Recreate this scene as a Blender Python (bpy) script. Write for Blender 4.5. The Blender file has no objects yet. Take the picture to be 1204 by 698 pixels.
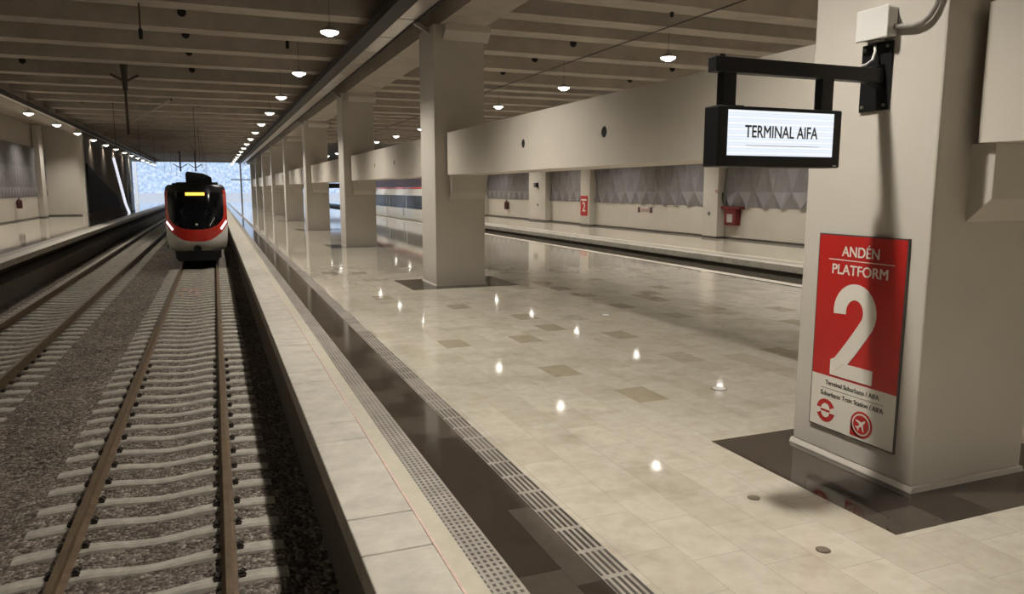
import bpy, bmesh, math, random
from mathutils import Vector, Matrix, noise
random.seed(7)
PI = math.pi
SC = bpy.context.scene
COL = SC.collection
EYE = 2.48                       # camera height above the platform floor
BAY = 14.1                       # column spacing
COLY = 4.19                      # front face of the nearest column
HALL0, HALL1 = -12.0, 132.5      # ends of the hall

# ------------------------------------------------------------------ helpers
class MB:
    def __init__(s): s.v = []; s.f = []
    def add(s, vs, fs):
        n = len(s.v); s.v += [tuple(v) for v in vs]; s.f += [tuple(i + n for i in f) for f in fs]; return s
    def box(s, x0, x1, y0, y1, z0, z1):
        return s.add([(x0,y0,z0),(x1,y0,z0),(x1,y1,z0),(x0,y1,z0),(x0,y0,z1),(x1,y0,z1),(x1,y1,z1),(x0,y1,z1)],
                     [(0,3,2,1),(4,5,6,7),(0,1,5,4),(1,2,6,5),(2,3,7,6),(3,0,4,7)])
    def prism(s, pts, a, b, axis='y'):
        """closed 2-D outline extruded along an axis; y: (x,z), x: (y,z), z: (x,y)"""
        def P(p, t):
            return {'y': (p[0], t, p[1]), 'x': (t, p[0], p[1]), 'z': (p[0], p[1], t)}[axis]
        n = len(pts)
        vs = [P(p, a) for p in pts] + [P(p, b) for p in pts]
        fs = [(i, (i+1) % n, n + (i+1) % n, n + i) for i in range(n)]
        return s.add(vs, fs + [tuple(range(n))[::-1], tuple(range(n, 2*n))])
    def tube(s, path, r, n=10, caps=True):
        path = [Vector(p) for p in path]
        rs = r if isinstance(r, (list, tuple)) else [r] * len(path)
        vs, fs = [], []
        ref = None
        for i, p in enumerate(path):
            d = (path[min(i+1, len(path)-1)] - path[max(i-1, 0)]).normalized()
            if ref is None:
                ref = d.orthogonal().normalized()
            a = (ref - d * ref.dot(d)).normalized(); ref = a; b = d.cross(a)
            for k in range(n):
                t = 2*PI*k/n
                vs.append(p + (a*math.cos(t) + b*math.sin(t)) * rs[i])
        for i in range(len(path)-1):
            for k in range(n):
                fs.append((i*n+k, i*n+(k+1) % n, (i+1)*n+(k+1) % n, (i+1)*n+k))
        if caps:
            fs.append(tuple(range(n))[::-1]); fs.append(tuple((len(path)-1)*n+k for k in range(n)))
        return s.add(vs, fs)
    def lathe(s, prof, c=(0,0,0), n=24):
        vs, fs = [], []
        for r, z in prof:
            for k in range(n):
                t = 2*PI*k/n; vs.append((c[0]+r*math.cos(t), c[1]+r*math.sin(t), c[2]+z))
        for i in range(len(prof)-1):
            for k in range(n):
                fs.append((i*n+k, i*n+(k+1) % n, (i+1)*n+(k+1) % n, (i+1)*n+k))
        fs.append(tuple(range(n))[::-1]); fs.append(tuple((len(prof)-1)*n+k for k in range(n)))
        return s.add(vs, fs)
    def build(s, name, mat, root=None, bevel=0, smooth=False):
        me = bpy.data.meshes.new(name); me.from_pydata(s.v, [], s.f)
        bm = bmesh.new(); bm.from_mesh(me); bmesh.ops.recalc_face_normals(bm, faces=bm.faces); bm.to_mesh(me); bm.free()
        me.materials.append(mat)
        if smooth:
            for p in me.polygons: p.use_smooth = True
        o = bpy.data.objects.new(name, me); COL.objects.link(o)
        if root is not None: par(o, root)
        if bevel:
            m = o.modifiers.new('bevel', 'BEVEL'); m.width = bevel; m.segments = 2; m.limit_method = 'ANGLE'
        return o

def par(o, root):
    r = root; off = Vector((0,0,0))
    while r is not None:
        off += Vector(r.location); r = r.parent
    o.parent = root; o.matrix_parent_inverse = Matrix.Translation(-off) if root.parent is None else Matrix.Identity(4)
    if root.parent is not None:      # sub-part: the part itself sits at identity
        o.matrix_parent_inverse = Matrix.Identity(4)

def empty(name, loc):
    o = bpy.data.objects.new(name, None); o.location = loc; o.empty_display_size = .2; COL.objects.link(o); return o

def tag(o, label=None, cat=None, group=None, kind=None):
    if label: o['label'] = label
    if cat: o['category'] = cat
    if group: o['group'] = group
    if kind: o['kind'] = kind
    return o

def struct(o, label=None):
    o['kind'] = 'structure'
    if label: o['label'] = label
    return o

def copy_tree(o, parent=None):
    c = o.copy(); COL.objects.link(c)
    if parent is not None:
        inv = o.matrix_parent_inverse.copy(); c.parent = parent; c.matrix_parent_inverse = inv
    for ch in list(o.children): copy_tree(ch, c)
    return c

def cut(o, cutters):
    """subtract meshes from o and bake the result"""
    for c in cutters:
        m = o.modifiers.new('cut', 'BOOLEAN'); m.object = c; m.operation = 'DIFFERENCE'; m.solver = 'EXACT'
    dg = bpy.context.evaluated_depsgraph_get(); dg.update()
    me = bpy.data.meshes.new_from_object(o.evaluated_get(dg))
    o.modifiers.clear(); old = o.data; o.data = me; bpy.data.meshes.remove(old)
    for c in cutters:
        d = c.data; bpy.data.objects.remove(c); bpy.data.meshes.remove(d)

def text(name, body, mat, origin, right, up, width=None, height=None, depth=.002, root=None, bold=0.0, align='CENTER'):
    cu = bpy.data.curves.new(name, 'FONT'); cu.body = body; cu.size = 1; cu.align_x = align
    cu.extrude = 0; cu.resolution_u = 6
    t = bpy.data.objects.new(name, cu); COL.objects.link(t)
    dg = bpy.context.evaluated_depsgraph_get(); dg.update()
    me = bpy.data.meshes.new_from_object(t.evaluated_get(dg))
    bpy.data.objects.remove(t); bpy.data.curves.remove(cu)
    xs = [v.co.x for v in me.vertices]; ys = [v.co.y for v in me.vertices]
    if bold:
        bmb = bmesh.new(); bmb.from_mesh(me); g0 = bmb.verts[:] + bmb.edges[:] + bmb.faces[:]
        for q, (dx, dy) in enumerate(((bold,0),(-bold,0),(0,bold*.7),(0,-bold*.7))):
            r0 = bmesh.ops.duplicate(bmb, geom=g0)
            bmesh.ops.translate(bmb, vec=(dx,dy,.0004*(q+1)), verts=[g for g in r0['geom'] if isinstance(g, bmesh.types.BMVert)])
        bmb.to_mesh(me); bmb.free()
    w0, h0 = max(xs)-min(xs), max(ys)-min(ys); cx, cy = (max(xs)+min(xs))/2, (max(ys)+min(ys))/2
    sy = (height/h0) if height else width/w0
    sx = (width/w0) if width else sy
    right, up = Vector(right), Vector(up); nrm = right.cross(up)
    for v in me.vertices:
        v.co = Vector(origin) + right*(v.co.x-cx)*sx + up*(v.co.y-cy)*sy + nrm*v.co.z
    me.materials.clear(); me.materials.append(mat)
    bm = bmesh.new(); bm.from_mesh(me)
    r = bmesh.ops.extrude_face_region(bm, geom=bm.faces[:])
    bmesh.ops.translate(bm, vec=nrm*depth, verts=[g for g in r['geom'] if isinstance(g, bmesh.types.BMVert)])
    bmesh.ops.recalc_face_normals(bm, faces=bm.faces); bm.to_mesh(me); bm.free()
    for p in me.polygons: p.use_smooth = False
    o = bpy.data.objects.new(name, me); COL.objects.link(o)
    if root is not None: par(o, root)
    return o

ORD = ['zeroth','first','second','third','fourth','fifth','sixth','seventh','eighth','ninth','tenth','eleventh','twelfth',
       'thirteenth','fourteenth','fifteenth','sixteenth','seventeenth','eighteenth','nineteenth','twentieth',
       'twenty-first','twenty-second','twenty-third']
def nth(i):
    if i < len(ORD): return ORD[i]
    tens = {20:'twenty',30:'thirty',40:'forty',50:'fifty',60:'sixty',70:'seventy',80:'eighty',90:'ninety'}
    ty = {20:'twentieth',30:'thirtieth',40:'fortieth',50:'fiftieth',60:'sixtieth',70:'seventieth',80:'eightieth',90:'ninetieth'}
    if i >= 100: return 'hundredth' if i == 100 else 'hundred-and-' + nth(i-100)
    return ty[i] if i % 10 == 0 else tens[i//10*10] + '-' + ORD[i % 10]

# ------------------------------------------------------------------ materials
class NT:
    def __init__(s, name):
        s.m = bpy.data.materials.new(name); s.m.use_nodes = True; s.t = s.m.node_tree; s.t.nodes.clear()
        s.out = s.n('ShaderNodeOutputMaterial'); s.b = s.n('ShaderNodeBsdfPrincipled'); s.l(s.b, 0, s.out, 0)
        s.tc = None
    def n(s, k, **p):
        x = s.t.nodes.new(k)
        for a, b in p.items(): setattr(x, a, b)
        return x
    def l(s, a, ao, b, bi): s.t.links.new(a.outputs[ao], b.inputs[bi])
    def pos(s, scale=(1,1,1)):
        g = s.n('ShaderNodeNewGeometry'); m = s.n('ShaderNodeMapping'); m.inputs['Scale'].default_value = scale
        s.l(g, 'Position', m, 0); return m
    def obj(s, scale=(1,1,1)):
        g = s.n('ShaderNodeTexCoord'); m = s.n('ShaderNodeMapping'); m.inputs['Scale'].default_value = scale
        s.l(g, 'Object', m, 0); return m
    def noise(s, vec, scale, detail=3, rough=.5):
        x = s.n('ShaderNodeTexNoise'); x.inputs['Scale'].default_value = scale; x.inputs['Detail'].default_value = detail
        x.inputs['Roughness'].default_value = rough; s.l(vec, 0, x, 'Vector'); return x
    def ramp(s, src, so, stops):
        r = s.n('ShaderNodeValToRGB'); e = r.color_ramp.elements
        while len(e) < len(stops): e.new(.5)
        for i, (p, c) in enumerate(stops): e[i].position = p; e[i].color = (*c, 1)
        s.l(src, so, r, 0); return r
    def math(s, op, a=None, ao=0, b=None, bo=0, va=0, vb=0):
        x = s.n('ShaderNodeMath', operation=op); x.inputs[0].default_value = va; x.inputs[1].default_value = vb
        if a is not None: s.l(a, ao, x, 0)
        if b is not None: s.l(b, bo, x, 1)
        return x
    def mix(s, fac, fo, a, ao, b, bo, mode='MIX', f=.5):
        x = s.n('ShaderNodeMix', data_type='RGBA', blend_type=mode); x.inputs[0].default_value = f
        if fac is not None: s.l(fac, fo, x, 0)
        for sock, src, so in ((6, a, ao), (7, b, bo)):
            if isinstance(src, tuple): x.inputs[sock].default_value = (*src, 1)
            else: s.l(src, so, x, sock)
        return x
    def bump(s, src, so, strength=.3, dist=.02):
        x = s.n('ShaderNodeBump'); x.inputs['Strength'].default_value = strength; x.inputs['Distance'].default_value = dist
        s.l(src, so, x, 'Height'); s.l(x, 0, s.b, 'Normal'); return x

def plain(name, c, rough=.6, metal=0, var=.08, scale=2.0, spec=.5, bump=0, coat=0, emit=None):
    t = NT(name); b = t.b
    b.inputs['Roughness'].default_value = rough; b.inputs['Metallic'].default_value = metal
    b.inputs['Specular IOR Level'].default_value = spec
    b.inputs['Coat Weight'].default_value = coat
    p = t.pos(); n = t.noise(p, scale, 4, .6)
    lo = tuple(max(0, x*(1-var)) for x in c); hi = tuple(min(1, x*(1+var)) for x in c)
    r = t.ramp(n, 0, [(.3, lo), (.7, hi)]); t.l(r, 0, b, 'Base Color')
    if bump: t.bump(t.noise(p, scale*12, 3), 0, bump, .01)
    if emit:
        b.inputs['Emission Color'].default_value = (*emit[0], 1); b.inputs['Emission Strength'].default_value = emit[1]
    return t.m

def marble(name, base, dark, tx, ty, rough=.1, patch=.1):
    """polished stone slabs laid with staggered joints"""
    t = NT(name); g = t.n('ShaderNodeNewGeometry'); s = t.n('ShaderNodeSeparateXYZ'); t.l(g, 'Position', s, 0)
    rx = t.math('DIVIDE', s, 0, vb=tx); row = t.math('FLOOR', rx); fx = t.math('FRACT', rx)
    par_ = t.math('MULTIPLY', row, vb=.37); ry = t.math('DIVIDE', s, 1, vb=ty); ry2 = t.math('ADD', ry, 0, par_, 0)
    colm = t.math('FLOOR', ry2); fy = t.math('FRACT', ry2)
    cv = t.n('ShaderNodeCombineXYZ'); t.l(row, 0, cv, 0); t.l(colm, 0, cv, 1)
    wn = t.n('ShaderNodeTexWhiteNoise', noise_dimensions='2D'); t.l(cv, 0, wn, 'Vector')
    mid = tuple((a*.72+b*.28) for a, b in zip(base, dark)); hi = tuple(min(1, a*1.06) for a in base)
    tone = t.ramp(wn, 0, [(0, dark), (patch, dark), (patch+.02, mid), (.5, base), (1, hi)])
    p = t.pos(); n1 = t.noise(p, 1.3, 6, .62); n2 = t.noise(p, 7, 5, .6)
    v = t.ramp(n1, 0, [(.28, (.68,.66,.61)), (.5, (1,1,1)), (.75, (.82,.80,.75))])
    c1 = t.mix(None, 0, tone, 0, v, 0, 'MULTIPLY', .8)
    v2 = t.ramp(n2, 0, [(.35, (.86,.84,.8)), (.6, (1.0,1.0,1.0))])
    c2 = t.mix(None, 0, c1, 2, v2, 0, 'MULTIPLY', .6)
    # joints
    ex = t.math('MINIMUM', fx, 0, t.math('SUBTRACT', None, 0, fx, 0, va=1), 0); ex = t.math('MULTIPLY', ex, vb=tx)
    ey = t.math('MINIMUM', fy, 0, t.math('SUBTRACT', None, 0, fy, 0, va=1), 0); ey = t.math('MULTIPLY', ey, vb=ty)
    e = t.math('MINIMUM', ex, 0, ey, 0); j = t.math('LESS_THAN', e, vb=.0022)
    c3 = t.mix(j, 0, c2, 2, tuple(x*.62 for x in base), 0)
    t.l(c3, 2, t.b, 'Base Color')
    rr = t.n('ShaderNodeMapRange'); t.l(n2, 0, rr, 0); rr.inputs[1].default_value = .3; rr.inputs[2].default_value = .7
    rr.inputs[3].default_value = rough*.7; rr.inputs[4].default_value = rough*1.5; t.l(rr, 0, t.b, 'Roughness')
    t.b.inputs['Specular IOR Level'].default_value = .5
    return t.m

def sand(name, cols, scale=40, rough=.95):
    t = NT(name); p = t.pos(); v = t.n('ShaderNodeTexVoronoi'); v.inputs['Scale'].default_value = scale; t.l(p, 0, v, 'Vector')
    sp = t.n('ShaderNodeSeparateColor'); t.l(v, 'Color', sp, 0)
    r = t.ramp(sp, 0, [(0, cols[0]), (.5, cols[1]), (.85, cols[2]), (1, cols[3])])
    n = t.noise(p, .8, 3); sh = t.ramp(n, 0, [(.3, (.8,.78,.76)), (.7, (1.1,1.08,1.05))])
    m = t.mix(None, 0, r, 0, sh, 0, 'MULTIPLY', 1); t.l(m, 2, t.b, 'Base Color'); t.b.inputs['Roughness'].default_value = rough
    t.b.inputs['Specular IOR Level'].default_value = .2
    d = t.math('MULTIPLY', v, 0, vb=-1); t.bump(d, 0, 1, .05)
    return t.m

PAINT   = plain('cream_wall_paint', (.55,.51,.44), .5, var=.04, scale=.8)
COLPAINT= plain('column_paint', (.52,.485,.425), .45, var=.05, scale=.7, bump=.03)
GIRD    = plain('girder_paint', (.58,.535,.46), .55, var=.05, scale=.6)
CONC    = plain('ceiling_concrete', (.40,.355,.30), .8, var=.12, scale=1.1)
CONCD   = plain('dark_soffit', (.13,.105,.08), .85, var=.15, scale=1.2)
DARKST  = plain('dark_brown_steel', (.075,.06,.05), .6, var=.2, scale=2)
COPE    = plain('precast_concrete', (.46,.43,.365), .55, var=.18, scale=3.5, bump=.06)
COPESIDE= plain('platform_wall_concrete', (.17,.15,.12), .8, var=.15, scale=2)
CREAM   = plain('cream_band_stone', (.46,.425,.335), .5, var=.08, scale=6)
PINK    = plain('pink_marker_line', (.56,.41,.36), .4, var=.15, scale=20)
MARBLE  = marble('polished_beige_marble', (.505,.468,.395), (.365,.32,.24), .41, .61, .05, .04)
GRANITE = marble('polished_dark_granite', (.070,.058,.047), (.038,.030,.024), .5, .6, .08, .4)
SLEEP   = plain('sleeper_concrete', (.39,.365,.31), .85, var=.18, scale=9, bump=.2)
RUST    = plain('rusty_rail_steel', (.155,.105,.062), .5, metal=.35, var=.3, scale=7)
HEAD    = plain('worn_rail_head', (.21,.155,.10), .38, metal=.55, var=.2, scale=5)
CLIP    = plain('rail_clip_steel', (.045,.035,.03), .6, metal=.4)
BALL    = sand('ballast_stone', [(.085,.072,.06),(.18,.156,.132),(.28,.25,.215),(.44,.41,.36)], 22)
BALLD   = sand('dark_ballast_stone', [(.07,.058,.048),(.14,.118,.098),(.20,.17,.145),(.3,.27,.23)], 22)
STONE   = plain('crushed_stone', (.225,.195,.165), .95, var=.7, scale=14, spec=.2)
BLACK   = plain('black_powder_coat', (.006,.006,.007), .45, var=.3, spec=.35)
GREYPL  = plain('grey_plastic', (.62,.61,.58), .5, var=.04)
GREYPIPE= plain('grey_conduit', (.30,.28,.25), .45, metal=.3)
STEEL   = plain('galvanised_steel', (.46,.44,.41), .33, metal=.85, var=.12)
PLATE   = plain('bright_cover_plate', (.72,.69,.64), .28, metal=.9)
RED     = plain('sign_red', (.44,.017,.014), .4, var=.05)
WHITE   = plain('sign_white', (.68,.65,.57), .45, var=.04)
INK     = plain('sign_ink', (.05,.045,.04), .5)
TRED    = plain('train_red', (.56,.022,.012), .22, var=.05, coat=.5)
TWHITE  = plain('train_cream_white', (.66,.64,.58), .3, var=.05, coat=.3)
TBLACK  = plain('train_black', (.008,.008,.01), .3, var=.3)
TGLASS  = plain('train_glass', (.006,.007,.009), .12, var=.2, spec=.25)
TEAL    = plain('teal_grey_panel', (.21,.20,.205), .6, var=.1)
EXTW    = plain('sunlit_render', (.80,.80,.80), .8, var=.03)
EXTG    = plain('outdoor_paving', (.55,.56,.58), .8, var=.08)
FRED    = plain('fire_red', (.12,.007,.008), .5)
ESC     = plain('black_escalator_cladding', (.010,.008,.007), .8, var=.3)
BROWN   = plain('brown_stair_wall', (.15,.115,.085), .9, var=.15)
LENS    = plain('lamp_lens', (.9,.9,.85), .4, emit=((1,.93,.82), 3.2))
CORE    = plain('lamp_core', (.9,.9,.85), .4, emit=((1,.95,.87), 38))
LEDO    = plain('amber_led_panel', (.3,.15,.02), .4, emit=((1,.50,.07), 2.4))
HEADL   = plain('headlight_lens', (.9,.9,.95), .3, emit=((.9,.9,1), 1.6))

def screen_mat():
    t = NT('lit_display_screen'); g = t.n('ShaderNodeNewGeometry'); s = t.n('ShaderNodeSeparateXYZ'); t.l(g, 'Position', s, 0)
    m = t.math('MULTIPLY', s, 2, vb=23.0); f = t.math('SINE', t.math('MULTIPLY', m, vb=6.283))
    n = t.noise(t.pos((3,3,60)), 1.0, 2)
    a = t.math('ADD', f, 0, n, 0); r = t.ramp(a, 0, [(.0, (.84,.90,.97)), (.55, (.66,.78,.93)), (1, (.95,.98,1.0))])
    r.color_ramp.elements[0].position = .1
    t.b.inputs['Base Color'].default_value = (.02,.02,.02,1); t.l(r, 0, t.b, 'Emission Color')
    t.b.inputs['Emission Strength'].default_value = 1.0; t.b.inputs['Roughness'].default_value = .3
    return t.m
SCREEN = screen_mat()

def tactile_mat(name, dots):
    """raised bars / domes of a tactile strip, alternating slabs, seen in colour and bump"""
    t = NT(name); g = t.n('ShaderNodeNewGeometry'); s = t.n('ShaderNodeSeparateXYZ'); t.l(g, 'Position', s, 0)
    px = .046
    fx = t.math('FRACT', t.math('DIVIDE', t.math('ADD', s, 0, vb=.012), vb=px)); barx = t.math('LESS_THAN', fx, vb=.52)
    py = .062 if dots else .36
    fy = t.math('FRACT', t.math('DIVIDE', s, 1, vb=py)); bary = t.math('LESS_THAN', fy, vb=.60 if dots else .88)
    hit = t.math('MULTIPLY', barx, 0, bary, 0)
    slab = t.n('ShaderNodeTexWhiteNoise', noise_dimensions='1D')
    q = t.math('FLOOR', t.math('DIVIDE', s, 1, vb=.72 if dots else .72)); t.l(q, 0, slab, 'W')
    wear = t.ramp(slab, 0, [(0, (.32,.32,.32)), (.45, (.75,.75,.75)), (.6, (1,1,1))])
    k = t.math('MULTIPLY', hit, 0, wear, 0)
    n = t.noise(t.pos(), 5, 4)
    base = t.ramp(n, 0, [(.3, (.25,.225,.19)), (.7, (.36,.33,.285))])
    dk = (.038,.031,.026)
    c = t.mix(k, 0, base, 0, dk, 0); t.l(c, 2, t.b, 'Base Color'); t.b.inputs['Roughness'].default_value = .4
    t.bump(k, 0, .5, -.006)
    return t.m
TAC_D = tactile_mat('tactile_dash_strip', True)
TAC_B = tactile_mat('tactile_bar_strip', False)

# ------------------------------------------------------------------ camera
cam = bpy.data.cameras.new('camera'); cam.sensor_width = 36; cam.lens = 872/1204*36; cam.clip_end = 1000; cam.clip_start = .05
co = bpy.data.objects.new('camera', cam); COL.objects.link(co)
pitch = math.atan(127/872); yaw = math.atan(351/math.hypot(872, 127))
co.location = (0, 0, EYE); co.rotation_euler = (PI/2 - pitch, 0, -yaw)
SC.camera = co

# ------------------------------------------------------------------ floor and platform edges
PLX0, PLX1 = .80, 14.17
def slab(name, x0, x1, mat, z1=0, z0=-.25, y0=HALL0, y1=HALL1+14):
    return struct(MB().box(x0, x1, y0, y1, z0, z1).build(name, mat))
slab('floor', 2.41, 13.65, MARBLE)
def edge_set(xe, d, names):
    """strips of a platform edge at x=xe, the platform lying on side d"""
    def sp(a, b): return (xe + a, xe + b) if d > 0 else (xe - b, xe - a)
    for (a, b, mat), nm in zip(((.51,.53,PINK),(.53,.67,CREAM),(.67,.89,TAC_D),(.89,1.39,GRANITE),(1.39,1.61,TAC_B)), names):
        x0, x1 = sp(a, b); slab(nm, x0, x1, mat)
edge_set(PLX0, 1, ['trim_1','trim_2','trim_3','trim_4','trim_5'])
slab('trim_6', PLX1-.52, PLX1-.38, GRANITE)
def coping(xe, d, name, first=7.23, pitch_=2.44, small=.6, w=.51):
    m = MB(); y = HALL0; j = []
    yy = first
    while yy > HALL0: yy -= pitch_
    while yy < HALL1+14:
        for a in (0, small):
            j.append(yy+a)
        yy += pitch_
    j = [HALL0] + [q for q in j if HALL0 < q < HALL1+14] + [HALL1+14]
    for a, b in zip(j[:-1], j[1:]):
        x0, x1 = (xe, xe+w) if d > 0 else (xe-w, xe)
        m.box(x0, x1, a+.006, b-.006, -.22, .002)
    return struct(m.build(name, COPE, bevel=.012))
coping(PLX0, 1, 'trim_11'); coping(PLX1, -1, 'trim_12', w=.38)
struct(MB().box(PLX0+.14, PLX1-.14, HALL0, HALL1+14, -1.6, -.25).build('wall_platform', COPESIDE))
for n_, (sx0, sx1, sy0, sy1) in enumerate([(4.46, 7.27, COLY+BAY*k-.51, COLY+BAY*k+1.66) for k in range(-1, 9)]):
    struct(MB().box(sx0, sx1, sy0, sy1, -.02, .0025).build('trim_%d' % (40+n_), GRANITE))

# opposite platform (right) and left platform
OPX = 17.32; WR = 24.0
slab('floor_right', OPX+1.4, WR, MARBLE)
coping(OPX, 1, 'trim_13')
slab('trim_14', OPX+.51, OPX+.9, TAC_D); slab('trim_15', OPX+.9, OPX+1.4, CREAM)
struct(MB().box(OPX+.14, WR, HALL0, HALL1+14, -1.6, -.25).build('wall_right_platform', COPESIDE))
LPX = -6.8; WL = -14.3
slab('floor_left', WL-.2, LPX-1.4, MARBLE)
coping(LPX, -1, 'trim_16')
slab('trim_17', LPX-.9, LPX-.51, TAC_D); slab('trim_18', LPX-1.4, LPX-.9, GRANITE)
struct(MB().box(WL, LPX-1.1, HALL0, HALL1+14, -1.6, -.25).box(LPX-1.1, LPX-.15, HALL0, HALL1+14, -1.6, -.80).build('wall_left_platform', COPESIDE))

# ------------------------------------------------------------------ ballast beds and tracks
T1, T2 = -.805, -4.68
GA = 1.505/2
RAILZ = -1.05; SLZ = -1.235
def bed(name, x0, x1, mat, y0=3, y1=HALL1+40, nx=34):
    m = MB(); ys = []; y = y0
    while y < y1:
        ys.append(y); y += .12 + max(0, y-12)*.012
    ys.append(y1)
    vs = []
    for y in ys:
        for i in range(nx+1):
            x = x0 + (x1-x0)*i/nx
            z = -1.30 + .05*noise.noise((x*1.1, y*1.1, 3)) + .025*noise.noise((x*7, y*7, 1))
            # between the rails and at the shoulders the stones lie a little below the sleeper tops
            for tc in (T1, T2):
                d = abs(x-tc)
                if d < 1.5: z = -1.318 + .010*noise.noise((x*9, y*9, 2)) + (.025 if d > .55 else 0) + .012
            if x > .45: z -= .10*min(1, (x-.45)/.3)
            if x < -6.2: z -= .12
            vs.append((x, y, z))
    W = nx+1
    fs = [(r*W+i, r*W+i+1, (r+1)*W+i+1, (r+1)*W+i) for r in range(len(ys)-1) for i in range(nx)]
    m.add(vs, fs)
    o = m.build(name, mat, smooth=True)
    return struct(o)
bed('floor_track_bed', LPX+.0, PLX0+.14, BALL, nx=64)
struct(MB().box(PLX1-.14, OPX+.14, HALL0, HALL1+40, -1.7, -1.42).build('floor_right_track_bed', plain('near_black_ballast', (.03,.025,.02), .95, var=.4, scale=12)))  # near-black bed along the right-hand trench
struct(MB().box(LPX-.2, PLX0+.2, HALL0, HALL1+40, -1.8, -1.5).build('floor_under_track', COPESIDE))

def rail_prof(xc):
    z = RAILZ; h = .172
    L = [(.035,0),(.036,-.035),(.010,-.05),(.009,-h+.035),(.075,-h+.012),(.075,-h)]
    pts = [(xc+x, z+zz) for x, zz in L] + [(xc-x, z+zz) for x, zz in L[::-1]]
    return pts
def rail(xc, label, y0=3):
    t = empty('rail', (xc, y0, RAILZ-.172))
    MB().prism(rail_prof(xc), y0, HALL1+40).build('rail_web', RUST, t, bevel=.006)
    MB().box(xc-.03, xc+.03, y0, HALL1+40, RAILZ-.004, RAILZ+.0015).build('rail_head', HEAD, t)
    return tag(t, label, 'rail')
rail(T1-GA, 'rusty steel rail, left one of the track the train stands on')
rail(T1+GA, 'rusty steel rail nearest the platform edge, right one under the train')
rail(T2+GA, 'rusty steel rail of the empty left track, the one nearer the train')
rail(T2-GA, 'rusty steel rail of the empty left track, beside the left platform')

def sleeper_mesh():
    m = MB(); N = 26; rows = []
    for i in range(N+1):
        x = -1.3 + 2.6*i/N; a = abs(x)
        dip = .045*(.5+.5*math.cos(min(1, a/.62)*PI)) if a < .62 else 0
        end = -.025*max(0, (a-1.0)/.3)**1.5
        zt = SLZ - dip + end
        hw = .066 if a < .4 else (.066 + .026*min(1, (a-.4)/.3))
        rows.append([(x, -hw-.035, SLZ-.2), (x, -hw-.005, zt-.022), (x, -hw+.022, zt), (x, hw-.022, zt), (x, hw+.005, zt-.022), (x, hw+.035, SLZ-.2)])
    vs = [p for r in rows for p in r]
    fs = [(i*6+k, i*6+k+1, (i+1)*6+k+1, (i+1)*6+k) for i in range(N) for k in range(5)]
    fs += [tuple(range(6))[::-1], tuple(N*6+k for k in range(6))]
    return m.add(vs, fs)
def make_sleeper():
    o = sleeper_mesh().build('railway_sleeper', SLEEP)
    return o
def clip_mb(x, sgn):
    m = MB()
    m.box(x-.03, x+.03, -.055, .055, SLZ-.002, SLZ+.018)
    m.tube([(x+sgn*.035, -.045, SLZ+.02), (x+sgn*.01, -.03, SLZ+.05), (x-sgn*.03, -.02, SLZ+.03), (x-sgn*.03, .02, SLZ+.03), (x+sgn*.01, .03, SLZ+.05), (x+sgn*.035, .045, SLZ+.02)], .011, 6)
    m.tube([(x+sgn*.0, 0, SLZ), (x, 0, SLZ+.05)], .014, 6)
    return m
proto = make_sleeper()
for rx in (-GA, GA):
    for sg in (-1, 1):
        c = clip_mb(rx + sg*.115, sg).build('rail_clip', CLIP); c.parent = proto
proto_far = make_sleeper()
Y0 = 7.86 - .611*4
used = [False, False]
def place_sleeper(xc, y, near, label, group):
    k = 0 if near else 1
    src = proto if near else proto_far
    if not used[k]: o = src; used[k] = True
    else: o = copy_tree(src)
    o.location = (xc, y, 0); tag(o, label, 'sleeper', group)
for i in range(56):
    y = Y0 + .611*i
    if y > 38.2: break
    place_sleeper(T1, y, y < 17.5, 'pale concrete sleeper under the rusty rails in front of the train', 'concrete sleepers of the track with the train')
i = 0; y = 12.2
while y < 72:
    place_sleeper(T2, y, y < 20, 'pale concrete sleeper of the empty track left of the train', 'concrete sleepers of the empty left track')
    y += .611
m = MB(); sv = sleeper_mesh()
while y < HALL1+20:
    m.add([(a+T2, b+y, c) for a, b, c in sv.v], sv.f); y += .611
tag(m.build('distant_sleepers', SLEEP), 'far pale concrete sleepers of the left track running out into daylight', 'sleepers', kind='stuff')

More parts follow.
